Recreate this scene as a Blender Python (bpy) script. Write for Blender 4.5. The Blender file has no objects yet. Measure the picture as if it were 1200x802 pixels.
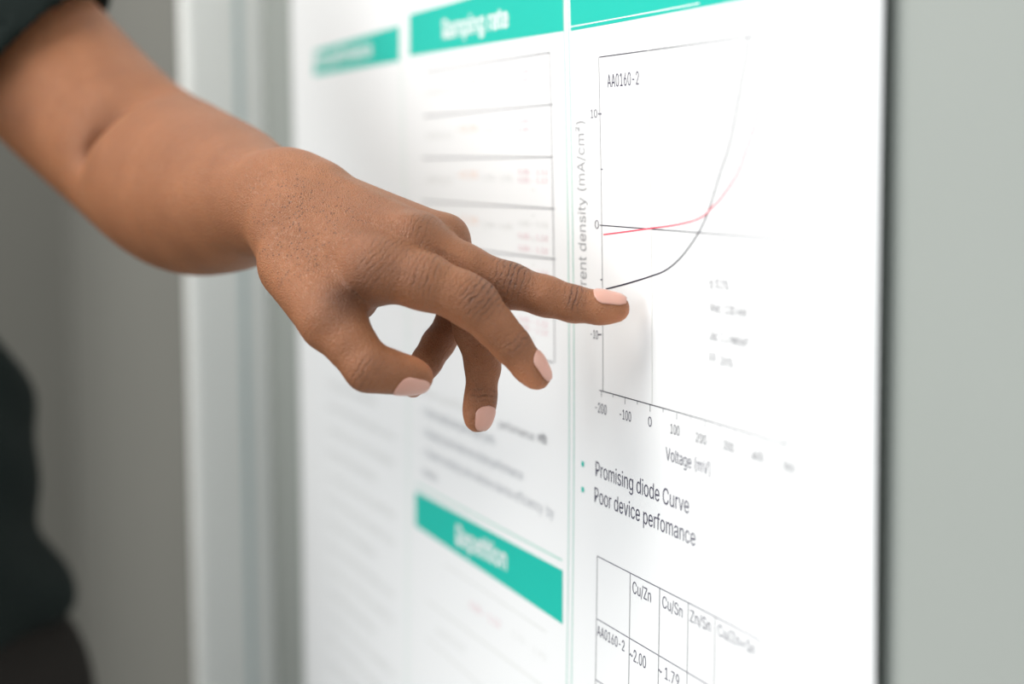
import bpy, math
import numpy as np
from mathutils import Vector, Matrix
D_ = bpy.data
SC = bpy.context.scene
COL = SC.collection

# ------------------------------------------------------------------ camera
FPX = 2250.0                                   # focal length for a 1200 px wide frame
TH, PI_, RO = math.radians(19.55), math.radians(5.55), math.radians(-0.475)
CAMP = np.array([0.0, -0.3195, 1.2])
_h = np.array([-math.cos(TH), math.sin(TH), 0]); _r = np.array([math.sin(TH), math.cos(TH), 0]); _z = np.array([0, 0, 1.0])
CF = math.cos(PI_)*_h - math.sin(PI_)*_z
_u = math.sin(PI_)*_h + math.cos(PI_)*_z
CR = math.cos(RO)*_r + math.sin(RO)*_u
CU = -math.sin(RO)*_r + math.cos(RO)*_u
cam = D_.cameras.new('camera'); co = D_.objects.new('camera', cam); COL.objects.link(co)
M = Matrix(((CR[0], CU[0], -CF[0], CAMP[0]), (CR[1], CU[1], -CF[1], CAMP[1]), (CR[2], CU[2], -CF[2], CAMP[2]), (0, 0, 0, 1)))
co.matrix_world = M
cam.sensor_width = 36.0
cam.lens = 36.0*FPX/1200
cam.clip_start = 0.02
cam.dof.use_dof = True
cam.dof.focus_distance = 0.815
cam.dof.aperture_fstop = 3.8
SC.camera = co

# ------------------------------------------------------------------ world and lights
w = D_.worlds.new('room_light'); SC.world = w; w.use_nodes = True
bg = w.node_tree.nodes['Background']
bg.inputs[0].default_value = (0.90, 0.96, 1.0, 1)
bg.inputs[1].default_value = 0.92

def area(name, loc, target, size, power, col=(1, 1, 1)):
    l = D_.lights.new(name, 'AREA'); l.shape = 'RECTANGLE'; l.size, l.size_y = size; l.energy = power; l.color = col
    o = D_.objects.new(name, l); COL.objects.link(o); o.location = loc
    o.rotation_euler = (Vector(target)-Vector(loc)).to_track_quat('-Z', 'Y').to_euler()
    return o
area('ceiling_light', (-1.35, -1.60, 2.75), (-2.1, -0.2, 1.2), (2.4, 1.3), 66, (1.0, 0.97, 0.93))
area('window_light', (0.1, -3.6, 1.6), (-3.0, -0.0, 1.1), (2.4, 2.0), 56, (0.96, 0.98, 1.0))
SC.view_settings.view_transform = 'Standard'
SC.view_settings.look = 'None'
SC.view_settings.exposure = 0.06
SC.view_settings.gamma = 1.0
SC.view_settings.use_curve_mapping = False

# ------------------------------------------------------------------ helpers
def ray(px, py):
    return CF + (px-600)/FPX*CR - (py-401)/FPX*CU
def P3(px, py, dz):                            # photo pixel and depth (mm beyond the 0.8 m plane) to metres
    return CAMP + ray(px, py)*(0.80+dz/1000.0)

def srgb(r, g, b):
    f = lambda c: (c/255/12.92) if c <= 10 else ((c/255+0.055)/1.055)**2.4
    return (f(r), f(g), f(b), 1)

def material(name, col, rough=0.6, noise=None, bump=None, metal=0.0, spec=0.5):
    m = D_.materials.new(name); m.use_nodes = True
    nt = m.node_tree; b = nt.nodes['Principled BSDF']
    b.inputs['Base Color'].default_value = col
    b.inputs['Roughness'].default_value = rough; b.inputs['Metallic'].default_value = metal
    b.inputs['Specular IOR Level'].default_value = spec
    tc = nt.nodes.new('ShaderNodeTexCoord')
    if noise:
        sc, amt = noise
        n = nt.nodes.new('ShaderNodeTexNoise'); n.inputs['Scale'].default_value = sc; n.inputs['Detail'].default_value = 6
        nt.links.new(tc.outputs['Object'], n.inputs['Vector'])
        mx = nt.nodes.new('ShaderNodeMix'); mx.data_type = 'RGBA'
        mx.inputs[6].default_value = tuple(c*(1-amt) for c in col[:3])+(1,); mx.inputs[7].default_value = tuple(min(1, c*(1+amt)) for c in col[:3])+(1,)
        nt.links.new(n.outputs['Fac'], mx.inputs[0]); nt.links.new(mx.outputs[2], b.inputs['Base Color'])
    if bump:
        sc, st, dist = bump
        n = nt.nodes.new('ShaderNodeTexNoise'); n.inputs['Scale'].default_value = sc; n.inputs['Detail'].default_value = 4
        nt.links.new(tc.outputs['Object'], n.inputs['Vector'])
        bp = nt.nodes.new('ShaderNodeBump'); bp.inputs['Strength'].default_value = st; bp.inputs['Distance'].default_value = dist
        nt.links.new(n.outputs['Fac'], bp.inputs['Height']); nt.links.new(bp.outputs[0], b.inputs['Normal'])
    return m

def mesh_obj(name, verts, faces, mat, parent=None, smooth=False):
    me = D_.meshes.new(name)
    me.from_pydata([tuple(v) for v in verts], [], [tuple(f) for f in faces]); me.validate()
    if smooth:
        me.shade_smooth()
    me.materials.append(mat)
    o = D_.objects.new(name, me); COL.objects.link(o)
    if parent: o.parent = parent
    return o

def box_data(x0, x1, y0, y1, z0, z1):
    v = [(x, y, z) for x in (x0, x1) for y in (y0, y1) for z in (z0, z1)]
    f = [(0, 1, 3, 2), (4, 6, 7, 5), (0, 4, 5, 1), (2, 3, 7, 6), (0, 2, 6, 4), (1, 5, 7, 3)]
    return v, f
def box(name, x0, x1, y0, y1, z0, z1, mat, parent=None, bevel=0.0):
    v, f = box_data(x0, x1, y0, y1, z0, z1)
    o = mesh_obj(name, v, f, mat, parent)
    if bevel:
        md = o.modifiers.new('bevel', 'BEVEL'); md.width = bevel; md.segments = 3
        o.data.shade_smooth()
    return o
def structure(o): o['kind'] = 'structure'; return o
def smst(a, b, x):
    t = np.clip((x-a)/(b-a), 0, 1); return t*t*(3-2*t)

# ------------------------------------------------------------------ room
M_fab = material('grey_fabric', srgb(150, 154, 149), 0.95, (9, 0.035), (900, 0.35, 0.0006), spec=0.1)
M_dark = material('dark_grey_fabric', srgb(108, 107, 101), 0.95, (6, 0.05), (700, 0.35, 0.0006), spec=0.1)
M_post = material('pale_painted_metal', srgb(236, 237, 233), 0.45, (3, 0.02), (400, 0.05, 0.0003))
M_groove = material('blue_grey_gasket', srgb(200, 214, 214), 0.7, (30, 0.03))
M_rail = material('grey_rail_metal', srgb(163, 162, 153), 0.5, (5, 0.02))
M_floor = material('grey_carpet', srgb(150, 150, 147), 0.95, (60, 0.2), (300, 0.6, 0.003), spec=0.1)

WALLY = 0.0035                                 # fabric face of the partition
def wall_x(px, y=WALLY):
    r = ray(px, 401); t = (y-CAMP[1])/r[1]; return CAMP[0]+r[0]*t
XP = wall_x(315)                               # where the fabric panel ends at the post
structure(box('wall_back', XP, 1.4, WALLY, WALLY+0.045, 0.0, 2.1, M_fab, bevel=0.002))
structure(box('floor', -5.0, 2.5, -6.0, 2.0, -0.05, 0.0, M_floor))
# corner post of the partition: box profile with a groove down its face
def post():
    # profile in the x-y plane (face towards +x carries the groove)
    def yat(px, x):                            # y on the plane x = const seen at pixel px
        r = ray(px, 401); t = (x-CAMP[0])/r[0]; return CAMP[1]+r[1]*t
    xf = XP+0.0
    y0 = yat(224, xf); y1 = yat(283, xf); y2 = yat(292, xf); y3 = WALLY+0.045
    prof = [(xf, y3), (xf, y2), (xf-0.006, y2), (xf-0.006, y1), (xf, y1), (xf, y0+0.006), (xf-0.002, y0+0.002), (xf-0.006, y0), (xf-0.02, y0), (xf-0.02, y3)]
    v = []; n = len(prof)
    for z in (0.0, 2.12):
        v += [(x, y, z) for x, y in prof]
    f = [(i, (i+1) % n, n+(i+1) % n, n+i) for i in range(n)] + [tuple(range(n)), tuple(range(2*n-1, n-1, -1))]
    o = mesh_obj('trim_1', v, f, M_post); structure(o)
    box('gasket', xf-0.0058, xf-0.003, y1+0.0004, y2-0.0004, 0.002, 2.115, M_groove, o)
    return y0
YP = post()
M_room = material('off_white_paint', srgb(205, 206, 202), 0.8, (2, 0.02), spec=0.2)
structure(box('wall_front', -5.05, -5.0, -6.0, 2.0, 0.0, 2.8, M_room))
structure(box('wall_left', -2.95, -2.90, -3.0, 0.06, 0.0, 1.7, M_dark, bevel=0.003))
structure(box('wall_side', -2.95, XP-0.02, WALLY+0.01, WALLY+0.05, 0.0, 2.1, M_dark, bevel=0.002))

# ------------------------------------------------------------------ poster
def zc_of():
    r = ray(665, 401); t = -CAMP[1]/r[1]; return CAMP[2]+r[2]*t
ZC = zc_of()
def plain_x(px):
    r = ray(px, 401); t = -CAMP[1]/r[1]; return CAMP[0]+r[0]*t
XL, XR = plain_x(351), plain_x(1037)
XA, XB = plain_x(800), plain_x(1035)
def lift(x, z):                                # how far the paper stands off the panel plane (y = 0), metres
    x = np.asarray(x, float); z = np.asarray(z, float)
    u = (z-ZC)/0.143; q = u*u/(1+0.22*u*u)
    wr = smst(XA, XB, x)
    wl = smst(plain_x(480), XL, x)
    a = 0.0002+0.0021*q
    b = 0.0030-0.0011*q
    return (a*(1-wr)+b*wr)*(1-wl) + wl*(0.001+0.0006*np.sin(z*11))
def on_poster(px, py):                         # print coordinates of a photo pixel
    r = ray(px, py); y = 0.0
    for _ in range(6):
        t = (y-CAMP[1])/r[1]; x = CAMP[0]+r[0]*t; z = CAMP[2]+r[2]*t
        y = -float(lift(x, z))
    return x, z
def surf(x, z, off):
    return np.stack([x, -lift(x, z)-off, z], -1)

M_paper = material('white_poster_paper', (0.845, 0.845, 0.84, 1), 0.5, (4, 0.004), spec=0.25)
M_teal = material('teal_print', srgb(34, 186, 168), 0.5, (5, 0.02), spec=0.25)
M_wht = material('white_print', (0.86, 0.86, 0.855, 1), 0.5, (5, 0.004), spec=0.25)
M_ink = material('dark_ink', srgb(84, 82, 98), 0.6, (50, 0.05), spec=0.2)
M_line = material('chart_ink', srgb(48, 46, 60), 0.6, (50, 0.05), spec=0.2)
M_soft = material('soft_grey_ink', srgb(182, 184, 188), 0.6, (50, 0.04), spec=0.2)
M_grey = material('grey_ink', srgb(150, 150, 152), 0.6, (50, 0.05), spec=0.2)
M_pale = material('pale_rule_ink', srgb(222, 222, 219), 0.6, (50, 0.05), spec=0.2)
M_green = material('pale_green_rule', srgb(150, 205, 188), 0.6, (50, 0.03), spec=0.2)
M_red = material('red_ink', srgb(232, 92, 110), 0.6, (50, 0.03), spec=0.2)
M_pink = material('pink_ink', srgb(226, 184, 190), 0.6, (50, 0.03), spec=0.2)
M_orange = material('orange_ink', srgb(244, 208, 188), 0.6, (50, 0.03), spec=0.2)

ZT, ZB = 1.86, 0.52
nx, nz = 150, 120
gx = np.linspace(XL, XR, nx); gz = np.linspace(ZB, ZT, nz)
GX, GZ = np.meshgrid(gx, gz)
front = surf(GX, GZ, 0.0).reshape(-1, 3)
back = front+np.array([0, 0.0003, 0])
fs = []
for j in range(nz-1):
    for i in range(nx-1):
        a = j*nx+i; fs.append((a, a+1, a+nx+1, a+nx)); b = a+nx*nz; fs.append((b, b+nx, b+nx+1, b+1))
N0 = nx*nz
for i in range(nx-1):
    fs.append((i, i+N0, i+1+N0, i+1)); a = (nz-1)*nx+i; fs.append((a, a+1, a+1+N0, a+N0))
for j in range(nz-1):
    a = j*nx; fs.append((a, a+nx, a+nx+N0, a+N0)); a = j*nx+nx-1; fs.append((a, a+N0, a+nx+N0, a+nx))
poster = mesh_obj('poster', np.vstack([front, back]), fs, M_paper, smooth=True)
poster['label'] = 'large white research poster with teal headers on the grey fabric panel'
poster['category'] = 'poster'

def label(o, s):
    if s: o['label'] = s
    return o
def rect_print(name, pts, mat, off, lab=None, n=24):          # pts: four print corners TL TR BR BL
    tl, tr, br, bl = [np.array(p) for p in pts]
    v = []; f = []; m = 6
    for j in range(m+1):
        for i in range(n+1):
            a = i/n; b = j/m
            v.append((tl*(1-a)+tr*a)*(1-b)+(bl*(1-a)+br*a)*b)
    v = np.array(v)
    for j in range(m):
        for i in range(n):
            a = j*(n+1)+i; f.append((a, a+n+1, a+n+2, a+1))
    return label(mesh_obj(name, surf(v[:, 0], v[:, 1], off), f, mat, poster), lab)
def strip(name, pts, wx, wz, mat, off=0.00012, lab=None, n=20):  # polyline in print coords; wx widens it in x, wz in z
    pts = [np.array(p, float) for p in pts]; dense = []
    for a, b in zip(pts[:-1], pts[1:]):
        k = max(1, int(n/(len(pts)-1)))
        for i in range(k): dense.append(a+(b-a)*i/k)
    dense.append(pts[-1]); d = np.array(dense)
    t = np.gradient(d, axis=0); t /= np.linalg.norm(t, axis=1)[:, None]+1e-12
    nrm = np.stack([-t[:, 1]*wx, t[:, 0]*wz], 1)*0.5
    L = d+nrm; R = d-nrm
    v = np.vstack([L, R]); k = len(d)
    f = [(i, k+i, k+i+1, i+1) for i in range(k-1)]
    return label(mesh_obj(name, surf(v[:, 0], v[:, 1], off), f, mat, poster), lab)
def line_px(name, p, q, mat, w_=0.0004, lab=None, level=True, plumb=False):
    a = on_poster(*p); b = on_poster(*q)
    if plumb: x = (a[0]+b[0])/2; a = (x, a[1]); b = (x, b[1])
    return strip(name, [a, b], w_*2.0, w_, mat, lab=lab)

try:                                            # Blender's own bundled sans face; the built-in face if it is absent
    import os
    SANS = D_.fonts.load(os.path.join(bpy.utils.system_resource('DATAFILES', path='fonts'), 'Inter.woff2'))
except Exception:
    SANS = None
def text_outline(s, bold=0.0):
    cu = D_.curves.new('t', 'FONT'); cu.body = s
    if SANS: cu.font = SANS
    cu.size = 1.0; cu.resolution_u = 3
    cu.offset = bold-0.002
    ob = D_.objects.new('t', cu); COL.objects.link(ob)
    dg = bpy.context.evaluated_depsgraph_get(); dg.update()
    me = D_.meshes.new_from_object(ob.evaluated_get(dg))
    v = np.array([p.co[:2] for p in me.vertices]) if len(me.vertices) else np.zeros((0, 2))
    f = [tuple(p.vertices) for p in me.polygons]
    D_.meshes.remove(me); D_.objects.remove(ob); D_.curves.remove(cu)
    return v, f
capv, _ = text_outline('H'); CAPH = capv[:, 1].max()
def text_px(s, px, py, px1, cap, mat=None, off=0.00014, bold=0.0, name='printed_text', lab=None, py1=None):
    mat = mat or M_ink
    v, f = text_outline(s, bold)
    x0, z0 = on_poster(px, py)
    x1, z1 = on_poster(px1, py + (py-192)/(px+213)*(px1-px) if py1 is None else py1)
    _, zt = on_poster(px, py-cap)
    sx = (x1-x0)/(v[:, 0].max()-v[:, 0].min()); sz = (zt-z0)/CAPH
    X = x0+(v[:, 0]-v[:, 0].min())*sx; Z = z0+v[:, 1]*sz
    if py1 is not None: Z = Z + (z1-z0)*(X-x0)/(x1-x0)
    return label(mesh_obj(name, surf(X, Z, off), f, mat, poster), lab)

# --- header bands
q = on_poster
xc2l, xc2r = q(480.5, 60)[0], q(660, 360)[0]
def band(pl, pr, top_l, top_r, bl_l, bl_r, lab, name='header_band'):
    return rect_print(name, [q(pl, top_l), q(pr, top_r), q(pr, bl_r), q(pl, bl_l)], M_teal, 0.0001, lab)
band(368, 468, 60, 30, 88.5, 71.5, 'teal header band of the left column')
band(480, 661, 17, -32, 66, 36.5, 'teal header band of the middle column, upper')
band(487, 659.5, 576, 669, 616, 732, 'teal header band lower in the middle column')
a = q(669, 36.5)
rect_print('header_band', [(a[0], q(669, -40)[1]), (q(950, -40)[0], q(669, -40)[1]), (q(950, 20)[0], q(862, 0.5)[1]), a], M_teal, 0.0001, 'teal header band of the right column')
a, b = q(669, 31.5), q(820, 4)
strip('rule_line', [a, b], 0.0008, 0.0005, M_wht, 0.00016, 'white hairline in the right teal band')
text_px('Ramping rate', 519.5, 45, 596.5, 21, M_wht, 0.0002, 0.02, 'header_text', 'white blurred header lettering', 31)
text_px('Repetition', 535, 637, 594, 22, M_wht, 0.0002, 0.02, 'header_text', 'white blurred header lettering', 668.5)
text_px('Film performance', 369, 80, 436, 17, M_wht, 0.0002, 0.02, 'header_text', 'white blurred header lettering', 65)
# --- column rules
for px, wd in ((664.2, 0.0009), (669.8, 0.0009)):
    x = q(px+0.4, 200)[0]
    strip('column_rule', [(x, ZT-0.06), (x, ZB+0.05)], wd, wd, M_green, n=60, lab='pale green column rule')
x = q(474, 200)[0]
strip('column_rule', [(x, ZT-0.06), (x, ZB+0.05)], 0.0065, 0.003, material('pale_grey_green_rule', srgb(228, 234, 230), 0.6, (40, 0.01)), 0.00008, n=60, lab='pale gap between columns')
line_px('rule_line', (487, 567), (659, 657), M_green, 0.0008, 'green rule above the lower header')

# --- right column: chart
line_px('chart_axis', (703, 67), (705.5, 458), M_grey, 0.0003, plumb=True)
line_px('chart_axis', (702.5, 67), (921, 37), M_line, 0.00042)
line_px('chart_axis', (702.5, 457.5), (925, 522), M_line, 0.00042)
line_px('chart_axis', (920, 37), (923, 521), M_grey, 0.0003, plumb=True)
line_px('chart_axis', (703, 264), (921, 281), M_line, 0.00045)
line_px('chart_axis', (761, 58), (763, 474), M_pale, 0.0005, plumb=True)
for y in (133.5, 392.3): line_px('tick_mark', (701, y), (705, y), M_ink, 0.0006)
for y in (198.5, 328): line_px('tick_mark', (704, y), (706.5, y), M_ink, 0.0006)
for i in range(15):
    t = i/14.0
    # equal spacing in print space along the bottom axis
    A_, B_ = q(705, 458), q(925, 522)
    xx = A_[0]+(q(762, 474)[0]-A_[0])*i/4.0
    if xx > B_[0]: break
    ln = 0.0028 if i % 2 == 0 else 0.0014
    strip('tick_mark', [(xx, A_[1]), (xx, A_[1]-ln)], 0.0006, 0.0006, M_grey, n=1)
red = [(707.5, 275), (735, 271.5), (760, 268), (785, 264.8), (800, 262), (815, 258), (826, 252), (833, 245), (845, 232.5), (857.5, 215), (866, 200), (875, 175), (885, 145), (893, 110), (900, 75), (905, 55)]
blk = [(710, 339), (735, 332.5), (762.5, 324), (780, 317), (795, 305), (807.5, 290), (819, 272.5), (827.5, 255), (835, 233), (845, 200), (855, 170), (865, 120), (873, 75), (877, 45)]
def spline(pts, k=5):
    p = [np.array(a, float) for a in pts]; p = [2*p[0]-p[1]]+p+[2*p[-1]-p[-2]]; o = []
    for i in range(1, len(p)-2):
        for j in range(k):
            t = j/k
            o.append(0.5*((2*p[i])+(-p[i-1]+p[i+1])*t+(2*p[i-1]-5*p[i]+4*p[i+1]-p[i+2])*t*t+(-p[i-1]+3*p[i]-3*p[i+1]+p[i+2])*t**3))
    o.append(p[-2]); return o
strip('chart_curve', spline([q(*p) for p in red]), 0.0009, 0.0006, M_red, 0.00018, 'red light curve', n=1)
strip('chart_curve', spline([q(*p) for p in blk]), 0.0009, 0.0006, M_line, 0.00016, 'dark curve', n=1)
text_px('AA0160-2', 712, 102.5, 749, 15, name='chart_text')
text_px('10', 692.5, 138.5, 700, 10, M_ink, name='axis_number')
text_px('0', 697.5, 268, 702, 10, M_ink, name='axis_number')
text_px('-10', 692.5, 396, 701, 10, M_ink, name='axis_number')
for s, px, py, px1 in (('-200', 698, 482.5, 711), ('-100', 726.5, 490.5, 739.7), ('0', 759.8, 499.5, 763.8), ('100', 786, 508, 796.5), ('200', 815.5, 518, 828), ('300', 847.5, 527, 860.5), ('400', 881, 538, 895.5), ('500', 917, 551, 932)):
    text_px(s, px, py, px1, 11.5, M_ink if px < 780 else M_line, name='axis_number')
text_px('Voltage (mV)', 780.5, 539, 832.5, 15, M_ink, name='axis_title')
# rotated axis title
v, f = text_outline('Current density (mA/cm²)', 0.0)
xa, za = q(687.5, 366); xb, zb_ = q(682, 142); xc, _ = q(677.5, 250); xd, _ = q(686.5, 250)
s1 = (zb_-za)/(v[:, 0].max()-v[:, 0].min()); s2 = (xd-xc)/CAPH
X = xd-v[:, 1]*s2; Z = za+(v[:, 0]-v[:, 0].min())*s1
mesh_obj('axis_title', surf(X, Z, 0.00014), f, M_grey, poster)
for s, py, px1, c in (('η: 0.1%', 337, 854, 11), ('Voc: 130 mV', 365, 876, 11), ('Jsc: 1.1 mA/cm²', 398, 878, 11), ('FF: 26%', 425, 859, 11)):
    text_px(s, 832, py, px1, c, M_line, name='chart_text')
text_px('Promising diode Curve', 698.3, 558, 807.5, 17.5, name='bullet_text')
text_px('Poor device perfomance', 697, 588.3, 815, 17.5, name='bullet_text')
for y in (540.5, 570.5):
    rect_print('bullet_mark', [q(681.6, y), q(684.6, y+1), q(684.6, y+7), q(681.6, y+6)], M_teal, 0.00012, 'teal square bullet', n=1)
# --- right column: table
rowz = [q(700, 652)[1], q(698.5, 724.8)[1], q(698, 796.5)[1]]; dzr = rowz[1]-rowz[2]
rowz += [rowz[2]-dzr, rowz[2]-2*dzr]
colx = [q(700, 655)[0], q(738.5, 690)[0], q(773, 705)[0], q(806.5, 720)[0], q(838, 735)[0], q(891.5, 760)[0]]
for z in rowz: strip('table_rule', [(colx[0], z), (colx[-1], z)], 0.0004, 0.00042, M_ink)
for i, x in enumerate(colx): strip('table_rule', [(x, rowz[0]), (x, rowz[-1])], 0.0007, 0.0005, M_grey)
text_px('Cu/Zn', 741.5, 695, 763, 14, name='table_text')
text_px('Cu/Sn', 776.4, 712, 800, 14, name='table_text')
text_px('Zn/Sn', 809, 728.5, 833, 14, name='table_text')
text_px('Cu/Zn+Sn', 841.5, 745, 885, 14, name='table_text')
text_px('AA0160-2', 700, 744.5, 732, 12, name='table_text')
text_px('~2.00', 738, 772.5, 757, 14, name='table_text')
text_px('~ 1.79', 771.5, 791, 796, 14, name='table_text')

# --- middle column: upper table (illegible grid), text lines, lower table
for a, b in (((500, 84.5), (645, 61.5)), ((497, 136.5), (648, 122.5)), ((495, 185.5), (648, 184)), ((495, 236), (650, 244.8)), ((500, 287), (651, 304)), ((500, 338), (651, 364)), ((500, 390), (648, 425))):
    line_px('table_rule', a, b, M_grey, 0.0008)
line_px('table_rule', (645.5, 62), (649, 425), M_grey, 0.0005, plumb=True)
rows = [(0, 61.5), (1, 122.5), (2, 184), (3, 244.5), (4, 304), (5, 364)]
def ly(y, x):                                   # height at pixel x of the level line that passes (648, y)
    return y-(y-192)/861.0*(648-x)
for k, y in rows:
    for dy, m in ((22, M_pink), (32, M_pink)) if k != 3 else ((24, M_pale), (40, M_pink), (55, M_pink)):
        text_px('0.85 - 1.12', 608, ly(y+dy-1, 608), 642, 6, m, name='table_text')
    for dy in (12, 42):
        text_px('+', 623, ly(y+dy, 623), 627, 6, M_pale, name='table_text')
    text_px('1.70 - 1.95', 566, ly(y+30, 566), 600, 7, M_pale, name='table_text')
    text_px('AA01%d' % (60+k), 500, ly(y+34, 500), 530, 7, M_pale, name='table_text')
    text_px('~0.35', 536, ly(y+27, 536), 560, 8, M_orange, name='table_text')
lines = [('•  Device performance varies widely performance with', 495, 462, 641, 11), ('•  Faster ramping rate gives larger grains', 495, 486, 580, 11), ('•  Ramping rate improves diode performance', 495, 510, 613, 11),
         ('•  Slower ramping rate reduces device efficiency  by', 495, 533, 649, 11), ('   ramping', 495, 556, 512, 10)]
text_px('performance', 585, 501, 626, 10, M_grey, name='body_text')
text_px('with', 630, 517, 641, 11, M_grey, name='body_text', bold=0.02)
text_px('Film quality varies', 496, 463, 578, 9, M_pale, name='body_text')
for s, px, py, px1, c in lines[1:]:
    text_px(s, px, py, px1, c, M_soft, name='body_text')
line_px('table_rule', (500, 704), (650, 815), M_pale, 0.0012)
line_px('table_rule', (520, 661), (640, 741), M_pale, 0.0009)
line_px('table_rule', (500, 748), (650, 880), M_pale, 0.0012)
text_px('0.85 - 1.12', 551, 712, 586, 8, M_pink, name='table_text', py1=737)
text_px('1.70 - 1.95', 600, 745, 640, 7, M_pale, name='table_text', py1=776)
text_px('AA0160', 512, 742, 545, 8, M_pale, name='table_text', py1=766)
# --- left column: paragraphs too soft to read
for i in range(13):
    py = 452+27*i
    text_px('device performance diode curve' if i % 2 else 'ramping rate and repetition', 385, py, 462 if i % 3 else 440, 9, M_pale, name='body_text')

# ------------------------------------------------------------------ signed distance modelling
def rcone(P, a, b, ra, rb):
    ba = b-a; l2 = ba@ba; rr = ra-rb; a2 = l2-rr*rr; il2 = 1.0/l2
    pa = P-a; y = pa@ba; z = y-l2
    x2 = ((pa*np.float32(l2)-y[..., None]*ba)**2).sum(-1)
    y2 = y*y*l2; z2 = z*z*l2
    k = np.sign(rr)*rr*rr*x2
    d = (np.sqrt(x2*a2*il2)+y*rr)*il2-ra
    c1 = np.sign(z)*a2*z2 > k
    c2 = np.sign(y)*a2*y2 < k
    d = np.where(c2, np.sqrt(x2+y2)*il2-ra, d)
    d = np.where(c1, np.sqrt(x2+z2)*il2-rb, d)
    return d.astype(np.float32)
def smin(a, b, k):
    h = np.maximum(k-np.abs(a-b), 0)/k
    return np.minimum(a, b)-h*h*k*np.float32(0.25)

class Field:
    """Evaluates chains of round cones over blocks of points, skipping blocks that a cone cannot reach."""
    def __init__(s, P, reach=0.03):
        s.P = P; s.c = P.reshape(P.shape[0], -1, 3).mean(1) if P.ndim > 2 else None; s.reach = reach
        s.br = 0.0 if s.c is None else float(np.linalg.norm(P.reshape(P.shape[0], -1, 3)[:, 0]-s.c, axis=1).max())
    def cone(s, a, b, ra, rb):
        a = np.asarray(a, np.float32); b = np.asarray(b, np.float32)
        if np.linalg.norm(b-a) < 1e-5: b = b+np.float32(1e-4)
        if s.c is None: return rcone(s.P, a, b, ra, rb)
        dc = rcone(s.c, a, b, ra, rb); m = dc < s.reach+s.br
        out = np.full(s.P.shape[:-1], 0.5, np.float32)
        if m.any(): out[m] = rcone(s.P[m], a, b, ra, rb)
        return out
    def chain(s, nodes, k=0.003):
        d = None
        for (a, ra), (b, rb) in zip(nodes[:-1], nodes[1:]):
            e = s.cone(a, b, ra, rb); d = e if d is None else smin(d, e, k)
        return d

def surface_nets(fn, lo, hi, h, B=8):
    lo = np.array(lo, float); n = np.ceil((np.array(hi)-lo)/(h*B)).astype(int)
    bi = np.stack(np.meshgrid(*[np.arange(k) for k in n], indexing='ij'), -1).reshape(-1, 3)
    cen = (lo+(bi+0.5)*h*B).astype(np.float32)
    d = np.concatenate([fn(c) for c in np.array_split(cen, max(1, len(cen)//200000))])
    bi = bi[np.abs(d) < B*h*0.87*1.25+0.004]
    st = np.arange(B+1)
    off = np.stack(np.meshgrid(st, st, st, indexing='ij'), -1)
    NB = (n*B+2).astype(np.int64)
    keyf = lambda g: (g[..., 0]*NB[1]+g[..., 1])*NB[2]+g[..., 2]
    VK = []; VP = []; Q = []
    corners = [(i, j, k) for i in (0, 1) for j in (0, 1) for k in (0, 1)]
    edges = [(a, b) for a in range(8) for b in range(a+1, 8) if sum(abs(x-y) for x, y in zip(corners[a], corners[b])) == 1]
    for ch in np.array_split(bi, max(1, len(bi)//1500)):
        G = ch[:, None, None, None, :]*B+off
        P = (lo+G*h).astype(np.float32)
        v = fn(P); s = v < 0
        cnt = sum(s[:, i:i+B, j:j+B, k:k+B].astype(np.int8) for i, j, k in corners)
        act = np.argwhere((cnt > 0) & (cnt < 8))
        cv = np.stack([v[act[:, 0], act[:, 1]+i, act[:, 2]+j, act[:, 3]+k] for i, j, k in corners], 1)
        acc = np.zeros((len(act), 3)); num = np.zeros(len(act))
        for a, b in edges:
            m = (cv[:, a] < 0) != (cv[:, b] < 0)
            t = cv[:, a]/(cv[:, a]-cv[:, b]+1e-12)
            p = np.array(corners[a])+t[:, None]*(np.array(corners[b])-np.array(corners[a]))
            acc[m] += p[m]; num[m] += 1
        gc = ch[act[:, 0]]*B+act[:, 1:]
        VP.append(lo+(gc+acc/num[:, None])*h); VK.append(keyf(gc+1))
        for ax in range(3):
            sl = [slice(0, B)]*3; sl2 = list(sl); sl2[ax] = slice(1, B+1)
            A_ = s[(slice(None), *sl)]; B_ = s[(slice(None), *sl2)]
            e = np.argwhere(A_ != B_); fl = A_[tuple(e.T)]
            g = ch[e[:, 0]]*B+e[:, 1:]+1
            u, w_ = [(1, 2), (2, 0), (0, 1)][ax]
            du = np.zeros(3, int); du[u] = 1; dw = np.zeros(3, int); dw[w_] = 1
            qd = np.stack([keyf(g-du-dw), keyf(g-dw), keyf(g), keyf(g-du)], 1)
            qd[~fl] = qd[~fl][:, ::-1]
            Q.append(qd)
    VK = np.concatenate(VK); VP = np.concatenate(VP); Q = np.concatenate(Q)
    VK, ix = np.unique(VK, return_index=True); VP = VP[ix]
    pos = np.searchsorted(VK, Q); pos[pos >= len(VK)] = 0
    ok = (VK[pos] == Q).all(1)
    return VP, pos[ok]
def laplacian(V, F, it=2, lam=0.5):
    a = F.reshape(-1); b = np.roll(F, -1, 1).reshape(-1)
    for _ in range(it):
        s = np.zeros_like(V); c = np.zeros(len(V))
        for x, y in ((a, b), (b, a)):
            for k in range(3): s[:, k] += np.bincount(x, V[y, k], len(V))
            c += np.bincount(x, minlength=len(V))
        V = V+lam*(s/np.maximum(c, 1)[:, None]-V)
    return V
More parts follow.
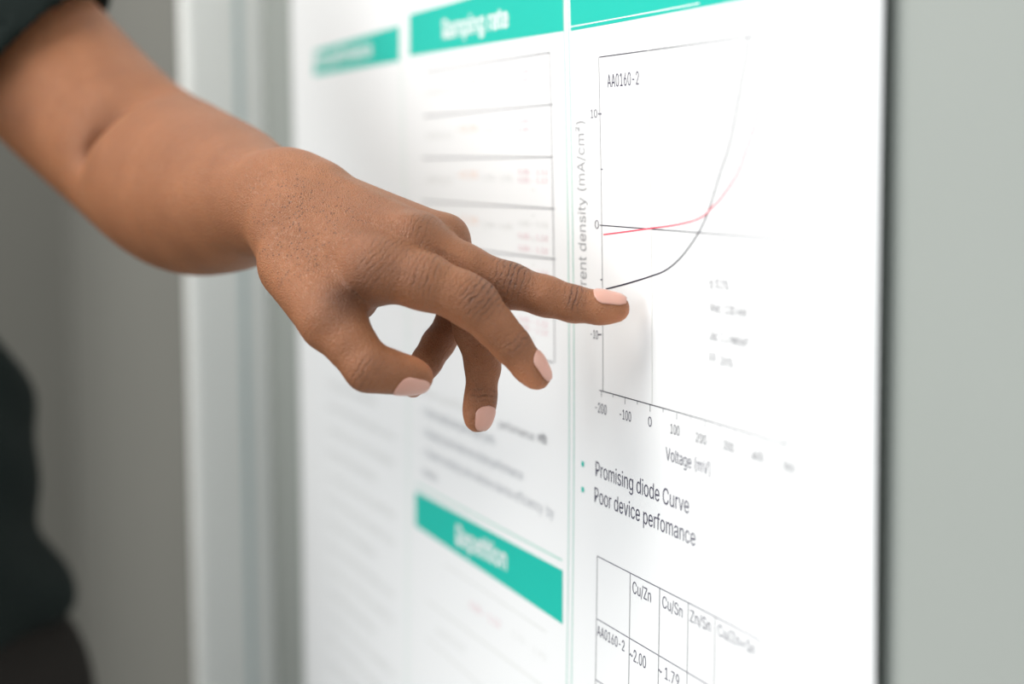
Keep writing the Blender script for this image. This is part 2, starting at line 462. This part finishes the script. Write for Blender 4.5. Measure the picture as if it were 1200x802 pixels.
def fast_mesh(name, V, F, mat, smooth=True):
    me = D_.meshes.new(name)
    me.vertices.add(len(V)); me.vertices.foreach_set('co', V.astype(np.float32).ravel())
    me.loops.add(F.size); me.loops.foreach_set('vertex_index', F.astype(np.int32).ravel())
    me.polygons.add(len(F)); me.polygons.foreach_set('loop_start', np.arange(0, F.size, 4, dtype=np.int32))
    me.update(calc_edges=True); me.validate()
    me.shade_smooth(); me.materials.append(mat)
    return me
def normals(me):
    n = np.zeros(len(me.vertices)*3, np.float32); me.vertices.foreach_get('normal', n); return n.reshape(-1, 3)

# ------------------------------------------------------------------ the arm and hand (left arm, seen from the thumb side)
def N(px, py, dz, r): return (P3(px, py, dz), r/1000.0)
def cv3(r, u, t): # camera-space direction (right, up, towards camera)
    d = CR*r+CU*u-CF*t; return d/np.linalg.norm(d)

INDEX = [N(440, 316, -14, 12.3), N(497, 330, -18, 11.3), N(540, 347, -19, 9.9), N(556, 357, -19, 9.9), N(581, 384, -18, 8.0), N(600, 405, -17, 7.4), N(619, 429, -16, 6.4), N(629, 441, -16, 5.9)]
MIDDLE = [N(487, 285, -1, 11.3), N(543, 314, -1, 9.6), N(597, 335, -1, 9.1), N(640, 347.5, -3, 8.0), N(672, 356.5, -4, 7.2), N(703, 361, -5, 6.5), N(721, 361.5, -6, 6.1)]
RING = [N(520, 281, 15, 10.5), N(540, 335, 18, 8.8), N(556, 388, 16, 8.2), N(566, 430, 11, 7.0), N(563.5, 465, 8, 6.2), N(561, 482, 7, 5.9), N(560, 492, 7, 5.5)]
PINKY = [N(526, 300, 34, 9.0), N(535, 340, 36, 7.6), N(531, 378, 34, 7.0), N(513, 403, 30, 6.6), N(500, 424, 25, 6.2), N(484, 453, 19, 5.0)]
THUMB = [N(347, 313, 14, 14.0), N(389, 373, -16, 12.4), N(410, 402, -22, 10.0), N(432, 430.5, -25, 9.7), N(458, 436, -24, 8.2), N(480, 440, -22, 6.9), N(491, 442.5, -21, 5.9)]
CARP_I = N(345, 264, 26, 13.5); CARP_M = N(352, 240, 34, 14.5); CARP_R = N(356, 223, 42, 13.0); CARP_P = N(352, 219, 50, 11.0)
def resample(ch, k=5):
    p = [np.append(a, b) for a, b in ch]; p = [2*p[0]-p[1]]+p+[2*p[-1]-p[-2]]; o = []
    for i in range(1, len(p)-2):
        for j in range(k):
            t = j/k
            o.append(0.5*((2*p[i])+(-p[i-1]+p[i+1])*t+(2*p[i-1]-5*p[i]+4*p[i+1]-p[i+2])*t*t+(-p[i-1]+3*p[i]-3*p[i+1]+p[i+2])*t**3))
    o.append(p[-2]); return [(q_[:3], q_[3]) for q_ in o]
ARM = [N(326, 245, 50, 21), N(296, 237, 84, 25.5), N(262, 231, 128, 35.5), N(212, 217, 188, 43), N(142, 166, 262, 43), N(54, 82, 300, 46), N(-70, -48, 312, 51), N(-230, -210, 318, 56)]
SHO = ARM[-1][0]; ARMS = resample(ARM)

def hand_field(P, fine=True):
    F_ = Field(P)
    mc = F_.chain([CARP_I, INDEX[0]])
    mc = smin(mc, F_.chain([CARP_M, MIDDLE[0]]), 0.012)
    mc = smin(mc, F_.chain([CARP_R, RING[0]]), 0.010)
    mc = smin(mc, F_.chain([CARP_P, PINKY[0]]), 0.008)
    # palm flesh, thumb ball, web between thumb and index
    mc = smin(mc, F_.chain([N(362, 285, 36, 15), N(455, 322, 14, 11)]), 0.010)
    mc = smin(mc, F_.chain([N(350, 300, 20, 16), N(398, 346, 2, 9)]), 0.010)
    mc = smin(mc, F_.chain([N(378, 334, 14, 12), N(419, 353, 8, 8.5)]), 0.006)
    mc = smin(mc, F_.chain([N(384, 322, 2, 9), N(430, 338, -8, 8)]), 0.008)
    # wrist
    mc = smin(mc, F_.chain([N(333, 274, 30, 14), N(345, 262, 26, 13)]), 0.010)
    mc = smin(mc, F_.chain([N(334, 223, 50, 17), N(372, 222, 42, 11)]), 0.010)
    th = F_.chain(THUMB[:2], 0.004)
    mc = smin(mc, th, 0.008)
    arm = F_.chain(ARMS, 0.004)
    arm = -smin(-arm, F_.chain([N(160, 104, 212, 5), N(140, 140, 207, 7), N(126, 178, 212, 4)], 0.003), 0.034)
    mc = smin(mc, arm, 0.012)
    # tendons and a vein on the back of the hand
    mc = smin(mc, F_.chain([N(372, 205, 30, 2), N(440, 240, 14, 2), N(503, 262, 0, 2)], 0.003), 0.006)
    mc = smin(mc, F_.chain([N(375, 244, 14, 2), N(430, 262, 2, 2), N(482, 262, -8, 2)], 0.003), 0.006)
    mc = smin(mc, F_.chain([N(385, 196+14, 34, 4.5), N(388, 212, 34, 4)], 0.003), 0.006)
    mc = -smin(-mc, F_.chain([N(372, 335, -22, 0.8), N(386, 343, -25, 1.8), N(400, 351, -25, 2.6), N(413, 354, -22, 3.2), N(420, 372, -15, 2.6)], 0.002), 0.007)
    d = mc
    for ch, k in ((INDEX, 0.006), (MIDDLE, 0.006), (RING, 0.004), (PINKY, 0.004)):
        c = F_.chain(ch, 0.004)
        d = np.minimum(d, smin(mc, c, k))
    d = np.minimum(d, smin(mc, F_.chain(THUMB, 0.004), 0.006))
    return d

nodes = np.array([n_[0] for n_ in ARM[:6]+INDEX+MIDDLE+RING+PINKY+THUMB])
lo = nodes.min(0)-0.075; hi = nodes.max(0)+0.075
hi[1] = min(hi[1], 0.004)
V, F = surface_nets(hand_field, lo, hi, 0.0013)
V = laplacian(V, F, 2, 0.5)
# cut the arm off inside the sleeve (the coarse body mesh carries on from there)
cutp, cutd = ARM[6][0], ARM[5][0]-ARM[6][0]; cutd = cutd/np.linalg.norm(cutd)

# ------------------------------------------------------------------ body below and above the frame
SH = SHO.copy()
TC = np.array([-1.36, -0.370])                 # torso axis at the waist
UC = np.array([SH[0]-0.07, SH[1]-0.165])       # and at the shoulders: he leans
zsh = float(SH[2])
def T(x, y, z, r): return (np.array([x, y, z]), r)
print('shoulder', SH, 'cuff', ARM[5][0])
RS = np.array([UC[0]-0.05, UC[1]-0.19, zsh-0.01])
def scaled(P, c, s): return (P-np.asarray(c, np.float32))*np.asarray(s, np.float32)
def ellips(P, c, r):
    c = np.asarray(c, np.float32); r = np.asarray(r, np.float32)
    q_ = (P-c)/r; k0 = np.sqrt((q_**2).sum(-1)); k1 = np.sqrt(((q_/r)**2).sum(-1))
    return (k0*(k0-1)/(k1+1e-9)).astype(np.float32)
HD = np.array([UC[0]+0.045, UC[1], zsh+0.245])
def body_field(P):
    F_ = Field(P)
    x, y = TC
    d = ellips(P, (UC[0]-0.01, UC[1]+0.01, zsh-0.15), (0.095, 0.140, 0.22))
    d = smin(d, ellips(P, (x, y, zsh-0.44), (0.095, 0.145, 0.17)), 0.03)
    d = smin(d, F_.cone(SH, RS, 0.048, 0.048), 0.02)
    d = smin(d, F_.cone(T(UC[0], UC[1], zsh, 0)[0], T(UC[0]+0.02, UC[1], zsh+0.15, 0)[0], 0.066, 0.058), 0.02)
    x, y = UC
    # head
    h = ellips(P, HD, (0.095, 0.075, 0.115))
    h = smin(h, ellips(P, HD+[0.03, 0, -0.06], (0.06, 0.055, 0.065)), 0.03)
    h = smin(h, F_.cone(HD+[0.088, 0, 0.005], HD+[0.112, 0, -0.03], 0.008, 0.013), 0.012)   # nose
    h = smin(h, F_.cone(HD+[0.088, -0.02, -0.062], HD+[0.088, 0.02, -0.062], 0.008, 0.008), 0.008)  # lips
    for s_ in (-1, 1):
        h = np.maximum(h, -ellips(P, HD+[0.096, s_*0.032, 0.008], (0.014, 0.018, 0.010)))
        h = smin(h, ellips(P, HD+[-0.005, s_*0.078, -0.01], (0.020, 0.010, 0.032)), 0.006)
    d = smin(d, h, 0.02)
    # arms
    d = smin(d, F_.chain([(SH, 0.056), ARM[6]], 0.01), 0.03)
    d = smin(d, F_.chain([(RS, 0.050), T(x-0.045, y-0.275, zsh-0.28, 0.042), T(x+0.10, y-0.25, zsh-0.50, 0.030), T(x+0.12, y-0.24, zsh-0.53, 0.024)], 0.01), 0.03)
    hb = np.array([x+0.13, y-0.235, zsh-0.57])
    d = smin(d, ellips(P, hb, (0.035, 0.020, 0.045)), 0.015)
    for i, dx in enumerate((-0.024, -0.008, 0.008, 0.022)):
        d = smin(d, F_.chain([(hb+[dx, 0, -0.03], 0.009), (hb+[dx*1.1+0.008, 0.004, -0.075+abs(dx)*0.4], 0.008), (hb+[dx*1.1+0.004, 0.016, -0.10+abs(dx)*0.6], 0.007)], 0.003), 0.004)
    d = smin(d, F_.chain([(hb+[0.02, 0.012, 0.0], 0.011), (hb+[0.042, 0.024, -0.035], 0.009), (hb+[0.044, 0.028, -0.055], 0.008)], 0.003), 0.006)
    # legs
    x, y = TC
    for s_ in (-1, 1):
        d = smin(d, F_.chain([T(x, y+s_*0.068, zsh-0.54, 0.070), T(x+0.02, y+s_*0.10, 0.48, 0.055), T(x-0.02, y+s_*0.11, 0.10, 0.036), T(x+0.08, y+s_*0.12, 0.05, 0.028)], 0.02), 0.04)
    return d
VB, FB = surface_nets(body_field, (TC[0]-0.30, UC[1]-0.48, 0.0), (TC[0]+0.50, -0.05, HD[2]+0.16), 0.006)
VB = laplacian(VB, FB, 1, 0.4)

# keep only the hand-side of each mesh around the cuff, overlapping a little inside the sleeve
def clip(V, F, keep):
    F = F[keep[F].all(1)]
    used = np.unique(F); mp = np.full(len(V), -1); mp[used] = np.arange(len(used))
    return V[used], mp[F]
V, F = clip(V, F, (V-cutp)@cutd > -0.004)
nF = len(V)

# skin attributes: signed distance along the finger from each knuckle, and where wrinkles, pale skin and hair show
mid_up = cv3(0.25, 0.8, 0.55)
JT = []   # joint, axis, dorsal direction, half range mm, strength
def J(ch, i, dors, rng, st):
    ax = ch[i+1][0]-ch[i-1][0]; ax = ax/np.linalg.norm(ax)
    dd = dors-ax*(dors@ax); dd = dd/np.linalg.norm(dd); JT.append((ch[i][0], ax, dd, rng, st, ch[i][1]))
J(INDEX, 3, cv3(.55, .70, .55), 8.5, 1.0); J(INDEX, 5, cv3(.6, .5, .5), 4.0, 0.6)
J(MIDDLE, 2, cv3(.2, .85, .55), 8.0, 1.0); J(MIDDLE, 4, cv3(.1, .85, .6), 4.0, 0.9)
J(RING, 2, cv3(.8, 0, .5), 6, .7); J(RING, 4, cv3(.6, 0, .8), 3.5, .6)
J(THUMB, 3, cv3(-.3, -.6, .7), 7, .45)
J(INDEX, 1, cv3(.2, .7, .8), 10, .55); J(INDEX, 0, cv3(.1, .7, .8), 13, .42); J(MIDDLE, 0, cv3(.1, .9, .5), 10, .35)
VM = V*1.0
sco = np.zeros(nF); msk = np.zeros(nF)

M_skin = D_.materials.new('brown_skin'); M_skin.use_nodes = True
person_mesh = fast_mesh('person', np.vstack([V, VB]), np.vstack([F, FB+nF]), M_skin)
nr = normals(person_mesh)
for c, ax, dd, rng, st, r_ in JT:
    d_ = (V-c); s_ = d_@ax; rad = d_-s_[:, None]*ax; rl = np.linalg.norm(rad, axis=1)
    near = np.exp(-(s_*1000/rng)**2)*np.clip((rad@dd)/(rl+1e-9)*1.4+0.15, 0, 1)*(rl < r_*1.45)*st
    up = near > msk
    msk = np.where(up, near, msk); sco = np.where(up, s_*1000, sco)
# pale pads: palmar side of the fingers, the finger ends
pal = np.zeros(nF)
for ch, dors in ((INDEX, cv3(.6, .6, .5)), (MIDDLE, cv3(.1, .8, .6)), (RING, cv3(.5, 0, .85)), (PINKY, cv3(0, .2, 1)), (THUMB, cv3(.1, -.6, .7))):
    tip = ch[-1][0]; pre = ch[-3][0]; ax = (tip-pre)/np.linalg.norm(tip-pre)
    d_ = V-tip; s_ = d_@ax; rl = np.linalg.norm(d_-s_[:, None]*ax, axis=1)
    inr = (rl < 0.0105)
    e = smst(-0.016, 0.004, s_)*inr*(s_ < 0.02)
    pads = np.clip(-(nr[:nF]@dors)*0.8+0.55, 0, 1)
    pal = np.maximum(pal, e*pads)
    for (a, ra), (b, rb) in zip(ch[1:-1], ch[2:]):
        ab = b-a; t = np.clip(((V-a)@ab)/(ab@ab), 0, 1); dist = np.linalg.norm(V-(a+t[:, None]*ab), axis=1)
        on = smst(ra*1.5, ra*1.1, dist)
        pal = np.maximum(pal, on*np.clip(-(nr[:nF]@dors)*1.2-0.25, 0, 1)*0.8)
# the back of the hand: where hair roots and mottling show
back_ = smst(0.05, 0.02, np.linalg.norm(V-P3(345, 270, 10), axis=1))
arm_ = smst(0.02, 0.12, (V-P3(300, 240, 40))@CF)
full = np.zeros((len(person_mesh.vertices), 4), np.float32)
full[:nF, 0] = sco/20+0.5; full[:nF, 1] = np.clip(msk, 0, 1); full[:nF, 2] = np.clip(pal, 0, 1); full[:nF, 3] = back_
fold = np.exp(-(np.linalg.norm((V-P3(403, 351, -24)), axis=1)/0.0095)**2)  # mask of the thumb web fold, for painting its crease shade
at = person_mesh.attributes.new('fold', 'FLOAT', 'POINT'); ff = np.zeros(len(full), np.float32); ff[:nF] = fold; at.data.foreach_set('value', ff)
for i, nm in enumerate(('joint_distance', 'wrinkle', 'pale', 'hair_roots')):
    at = person_mesh.attributes.new(nm, 'FLOAT', 'POINT'); at.data.foreach_set('value', full[:, i].copy())

def skin_nodes():
    nt = M_skin.node_tree; L = nt.links; b = nt.nodes['Principled BSDF']
    def n(t, **k):
        x = nt.nodes.new(t)
        for a, v_ in k.items(): setattr(x, a, v_)
        return x
    def attr(s): a = n('ShaderNodeAttribute'); a.attribute_name = s; return a.outputs['Fac']
    def math_(op, a, b_=None, c=None):
        m = n('ShaderNodeMath', operation=op)
        for i, v_ in enumerate((a, b_, c)):
            if v_ is None: continue
            if isinstance(v_, (int, float)): m.inputs[i].default_value = v_
            else: L.new(v_, m.inputs[i])
        return m.outputs[0]
    tc = n('ShaderNodeTexCoord').outputs['Object']
    def noise(sc, det=4, rough=0.55):
        x = n('ShaderNodeTexNoise'); x.inputs['Scale'].default_value = sc; x.inputs['Detail'].default_value = det; x.inputs['Roughness'].default_value = rough; L.new(tc, x.inputs['Vector']); return x.outputs['Fac']
    def mix(f, a, c):
        m = n('ShaderNodeMix', data_type='RGBA')
        for i, v_ in ((0, f), (6, a), (7, c)):
            if isinstance(v_, (tuple, float, int)): m.inputs[i].default_value = v_
            else: L.new(v_, m.inputs[i])
        return m.outputs[2]
    wr, pl, hr, jd = attr('wrinkle'), attr('pale'), attr('hair_roots'), attr('joint_distance')
    # wrinkle height: bands across the finger, bent by noise
    s_mm = math_('MULTIPLY', math_('SUBTRACT', jd, 0.5), 20)
    ph = math_('ADD', math_('MULTIPLY', s_mm, 2.7), math_('MULTIPLY', math_('SUBTRACT', noise(170, 2), 0.5), 11.0))
    sn = math_('SINE', ph)
    cre = math_('POWER', math_('ADD', math_('MULTIPLY', sn, 0.5), 0.5), 4.0)          # 1 in the crease
    brk = math_('SMOOTH_MIN', math_('MULTIPLY', math_('SUBTRACT', noise(420, 2), 0.30), 3.2), 1.0, 0.1)
    cre = math_('MULTIPLY', math_('MULTIPLY', cre, wr), math_('MAXIMUM', brk, 0.0))
    vo = n('ShaderNodeTexVoronoi', feature='DISTANCE_TO_EDGE'); vo.inputs['Scale'].default_value = 900; L.new(tc, vo.inputs['Vector'])
    cell = math_('MINIMUM', math_('MULTIPLY', vo.outputs['Distance'], 3.0), 1.0)
    # hair roots
    v2 = n('ShaderNodeTexVoronoi'); v2.inputs['Scale'].default_value = 640; L.new(tc, v2.inputs['Vector'])
    dot = math_('LESS_THAN', v2.outputs['Distance'], 0.30)
    dot = math_('MULTIPLY', dot, math_('MULTIPLY', hr, math_('GREATER_THAN', noise(260, 1), 0.52)))
    c = mix(noise(28, 5), srgb(117, 72, 45), srgb(168, 111, 74))
    c = mix(math_('MULTIPLY', noise(160, 3), 0.35), c, srgb(108, 72, 54))
    c = mix(math_('MULTIPLY', wr, 0.35), c, srgb(92, 62, 49))
    c = mix(math_('MULTIPLY', attr('fold'), 0.7), c, srgb(66, 42, 33))  # web fold darkened: skin pigment plus the crease's shade put into the colour
    c = mix(pl, c, srgb(196, 128, 90))
    c = mix(math_('MULTIPLY', cre, 0.75), c, srgb(62, 38, 30))
    c = mix(math_('MULTIPLY', dot, 0.6), c, srgb(60, 40, 34))
    L.new(c, b.inputs['Base Color'])
    h1 = math_('SUBTRACT', math_('MULTIPLY', cell, 0.55), math_('MULTIPLY', cre, 1.6))
    h1 = math_('ADD', h1, math_('MULTIPLY', noise(700, 3), 0.35))
    h1 = math_('ADD', h1, math_('MULTIPLY', noise(130, 3), 0.9))
    bp = n('ShaderNodeBump'); bp.inputs['Strength'].default_value = 0.9; bp.inputs['Distance'].default_value = 0.00045
    L.new(h1, bp.inputs['Height']); L.new(bp.outputs[0], b.inputs['Normal'])
    b.inputs['Roughness'].default_value = 0.48
    b.inputs['Specular IOR Level'].default_value = 0.32
    b.inputs['Subsurface Weight'].default_value = 0.18
    b.inputs['Subsurface Radius'].default_value = (0.8, 0.25, 0.12)
    b.inputs['Subsurface Scale'].default_value = 0.006
skin_nodes()
person = D_.objects.new('person', person_mesh); COL.objects.link(person)
person['label'] = 'person in dark green short-sleeved shirt at left, pointing at the white poster with one finger'
person['category'] = 'person'

# fingernails
M_nail = material('pink_fingernail', srgb(196, 148, 132), 0.30, (60, 0.05), spec=0.5)
M_nail.node_tree.nodes['Principled BSDF'].inputs['Subsurface Weight'].default_value = 0.1
M_nail.node_tree.nodes['Principled BSDF'].inputs['Subsurface Scale'].default_value = 0.003
def nail(ch, dors, length, half_w, front, lift_=0.00022):
    # a curved plate laid on the finger end: length metres, half width in radians, front = how far past the tip node it bends
    tip, rt = ch[-1]
    ax = tip-ch[-2][0]; ax = ax/np.linalg.norm(ax)
    m = dors-ax*(dors@ax); m = m/np.linalg.norm(m); w_ = np.cross(ax, m)
    nu, nv = 20, 20; O = []; Dr = []; ht = []
    for j in range(nv+1):
        t = j/nv
        s_ = front-length*(1-t)
        e = math.sqrt(max(0.0, 1-(1-min(t/0.35, 1))**2))*(1.0 if t < 0.75 else math.sqrt(max(0.0, 1-((t-0.75)/0.25)**2*0.55)))
        e = max(e, 0.03)
        for i in range(nu+1):
            u = i/nu*2-1
            a = u*half_w*e
            per = m*math.cos(a)+w_*math.sin(a)
            if s_ <= 0: O.append(tip+ax*s_); Dr.append(per)
            else:
                ph = s_/rt; O.append(tip); Dr.append(per*math.cos(ph)+ax*math.sin(ph))
            ht.append(lift_*(1-abs(u)**8*0.9)*(0.15+0.85*min(1, t*4)))
    O = np.array(O); Dr = np.array(Dr); R = np.full(len(O), rt)
    for _ in range(10):
        R = R-hand_field((O+Dr*R[:, None]).astype(np.float32)).astype(float)*0.9
    v = O+Dr*(R+np.array(ht))[:, None]; f = []
    for j in range(nv):
        for i in range(nu):
            a = j*(nu+1)+i; f.append((a, a+1, a+nu+2, a+nu+1))
    o = mesh_obj('fingernail', v, f, M_nail, person, True)
    md = o.modifiers.new('thickness', 'SOLIDIFY'); md.thickness = 0.0006; md.offset = 0
    return o
nail(MIDDLE, cv3(.0, .93, .42), 0.0138, 0.92, 0.0050)['label'] = 'pale fingernail of the pointing finger'
nail(INDEX, cv3(.84, .38, .42), 0.0130, 0.82, 0.0050)
nail(RING, cv3(.60, .0, .80), 0.0108, 0.78, 0.0045)
nail(THUMB, cv3(.05, -.84, .54), 0.0138, 0.88, 0.0042)
nail(PINKY, cv3(-.5, .1, -.85), 0.0095, 0.90, 0.0025)

# ------------------------------------------------------------------ clothing
M_shirt = material('dark_green_cotton', srgb(21, 28, 26), 0.9, (14, 0.25), (260, 0.5, 0.001), spec=0.15)
M_trs = material('dark_brown_cotton', srgb(33, 30, 27), 0.9, (14, 0.25), (260, 0.5, 0.001), spec=0.15)
M_hair = material('black_hair', srgb(22, 19, 18), 0.8, (200, 0.4), (350, 1.0, 0.003))
M_shoe = material('black_shoe_leather', srgb(30, 28, 27), 0.4, (30, 0.2))
CUFF = P3(70, 98, 294); CUT = P3(45, 36, 255)   # sleeve end on the arm's axis, and a point on the hem's plane
def shirt_field(P):
    x, y = TC
    F_ = Field(P)
    X_, Y_, Z_ = P[..., 0], P[..., 1], P[..., 2]
    d = ellips(P, (UC[0]-0.01, UC[1]+0.01, zsh-0.15), (0.125, 0.172, 0.25))
    d = smin(d, ellips(P, (x, y, zsh-0.42), (0.130, 0.182, 0.22)), 0.05)
    d = smin(d, ellips(P, (x+0.0, y+0.010, zsh-0.49), (0.145, 0.192, 0.065)), 0.03)
    d = smin(d, F_.cone(SH, RS, 0.062, 0.062), 0.05)
    d = smin(d, F_.cone(SH, CUFF, 0.068, 0.059), 0.03)
    d = smin(d, F_.cone(RS, T(UC[0]-0.03, UC[1]-0.25, zsh-0.20, 0)[0], 0.068, 0.060), 0.03)
    fold = 0.004*np.sin(Z_*38+X_*14+2*np.sin(Y_*17))+0.0028*np.sin(Z_*85-X_*30+Y_*44)
    d = d-fold.astype(np.float32)*smst(zsh+0.02, zsh-0.25, Z_).astype(np.float32)
    # open ends: sleeves, hem, neck
    dr = (CUFF-SH)/np.linalg.norm(CUFF-SH)
    cn = dr-0.97*(dr@CF)*CF; cn = cn/np.linalg.norm(cn)
    side = (P-CUT.astype(np.float32))@cn.astype(np.float32)
    nearc = ((P-CUFF.astype(np.float32))**2).sum(-1) < 0.14**2
    d = np.where(nearc, np.maximum(d, side), d)
    d = np.maximum(d, (zsh-0.525)-Z_)
    d = np.maximum(d, -F_.cone(CUFF-dr*0.09, CUFF+dr*0.05, 0.052, 0.054))
    d = np.maximum(d, -ellips(P, (UC[0]+0.02, UC[1], zsh+0.13), (0.085, 0.085, 0.10)))
    d = np.maximum(d, -ellips(P, (x, y+0.008, zsh-0.54), (0.130, 0.178, 0.04)))
    return d.astype(np.float32)
VS, FS = surface_nets(shirt_field, (TC[0]-0.28, UC[1]-0.40, zsh-0.64), (max(TC[0]+0.25, CUFF[0]+0.12), 0.0, zsh+0.12), 0.0045)
VS = laplacian(VS, FS, 2, 0.5)
so = D_.objects.new('shirt', fast_mesh('shirt', VS, FS, M_shirt)); COL.objects.link(so); so.parent = person; so['label'] = 'dark green shirt'
def trouser_field(P):
    x, y = TC; F_ = Field(P); d = ellips(P, (x, y+0.010, zsh-0.60), (0.130, 0.212, 0.17))
    for s_ in (-1, 1):
        d = smin(d, F_.chain([T(x+0.005, y+s_*0.085, zsh-0.60, 0.100), T(x+0.02, y+s_*0.10, 0.48, 0.078), T(x-0.01, y+s_*0.11, 0.09, 0.066)], 0.02), 0.03)
    Z_ = P[..., 2]
    d = d-(0.003*np.sin(Z_*55+P[..., 0]*25)).astype(np.float32)
    d = np.maximum(d, np.maximum(0.05-Z_, Z_-(zsh-0.50)))
    return d.astype(np.float32)
VT, FT = surface_nets(trouser_field, (TC[0]-0.22, TC[1]-0.30, 0.03), (TC[0]+0.22, TC[1]+0.30, zsh-0.46), 0.007)
to = D_.objects.new('trousers', fast_mesh('trousers', VT, FT, M_trs)); COL.objects.link(to); to.parent = person; to['label'] = 'dark brown trousers'
def shoe(s_):
    x, y = TC
    def fn(P):
        d = ellips(P, (x+0.07, y+s_*0.118, 0.035), (0.145, 0.048, 0.040))
        d = smin(d, ellips(P, (x-0.01, y+s_*0.112, 0.07), (0.062, 0.045, 0.055)), 0.03)
        return np.maximum(d, 0.001-P[..., 2]).astype(np.float32)
    v, f = surface_nets(fn, (x-0.12, y+s_*0.118-0.08, -0.01), (x+0.26, y+s_*0.118+0.08, 0.14), 0.006)
    o = D_.objects.new('shoe', fast_mesh('shoe', v, f, M_shoe)); COL.objects.link(o); o.parent = person
shoe(-1); shoe(1)
def hair_field(P):
    d = ellips(P, HD+[-0.008, 0, 0.012], (0.101, 0.082, 0.115))
    d = np.maximum(d, -ellips(P, HD+[0.08, 0, -0.05], (0.085, 0.12, 0.10)))
    d = np.maximum(d, (HD[2]-0.05)-P[..., 2])
    return d.astype(np.float32)
v, f = surface_nets(hair_field, HD-0.14, HD+0.15, 0.005)
ho = D_.objects.new('hair', fast_mesh('hair', v, f, M_hair)); COL.objects.link(ho); ho.parent = person
M_eye = material('eye_white', srgb(235, 232, 225), 0.2, (50, 0.02)); M_iris = material('brown_iris', srgb(50, 32, 22), 0.2, (90, 0.2))
import bmesh
for s_ in (-1, 1):
    for nm, r_, off_, m_ in (('eyeball', 0.0105, 0.0765, M_eye), ('iris', 0.0062, 0.0818, M_iris)):
        bm = bmesh.new(); bmesh.ops.create_uvsphere(bm, u_segments=20, v_segments=12, radius=r_)
        bmesh.ops.translate(bm, verts=bm.verts, vec=Vector(HD+[off_, s_*0.031, 0.008]))
        me = D_.meshes.new(nm); bm.to_mesh(me); bm.free(); me.shade_smooth(); me.materials.append(m_)
        o = D_.objects.new(nm, me); COL.objects.link(o)
        if nm == 'eyeball': o.parent = person; eb = o
        else: o.parent = eb
print('verts', len(person_mesh.vertices))
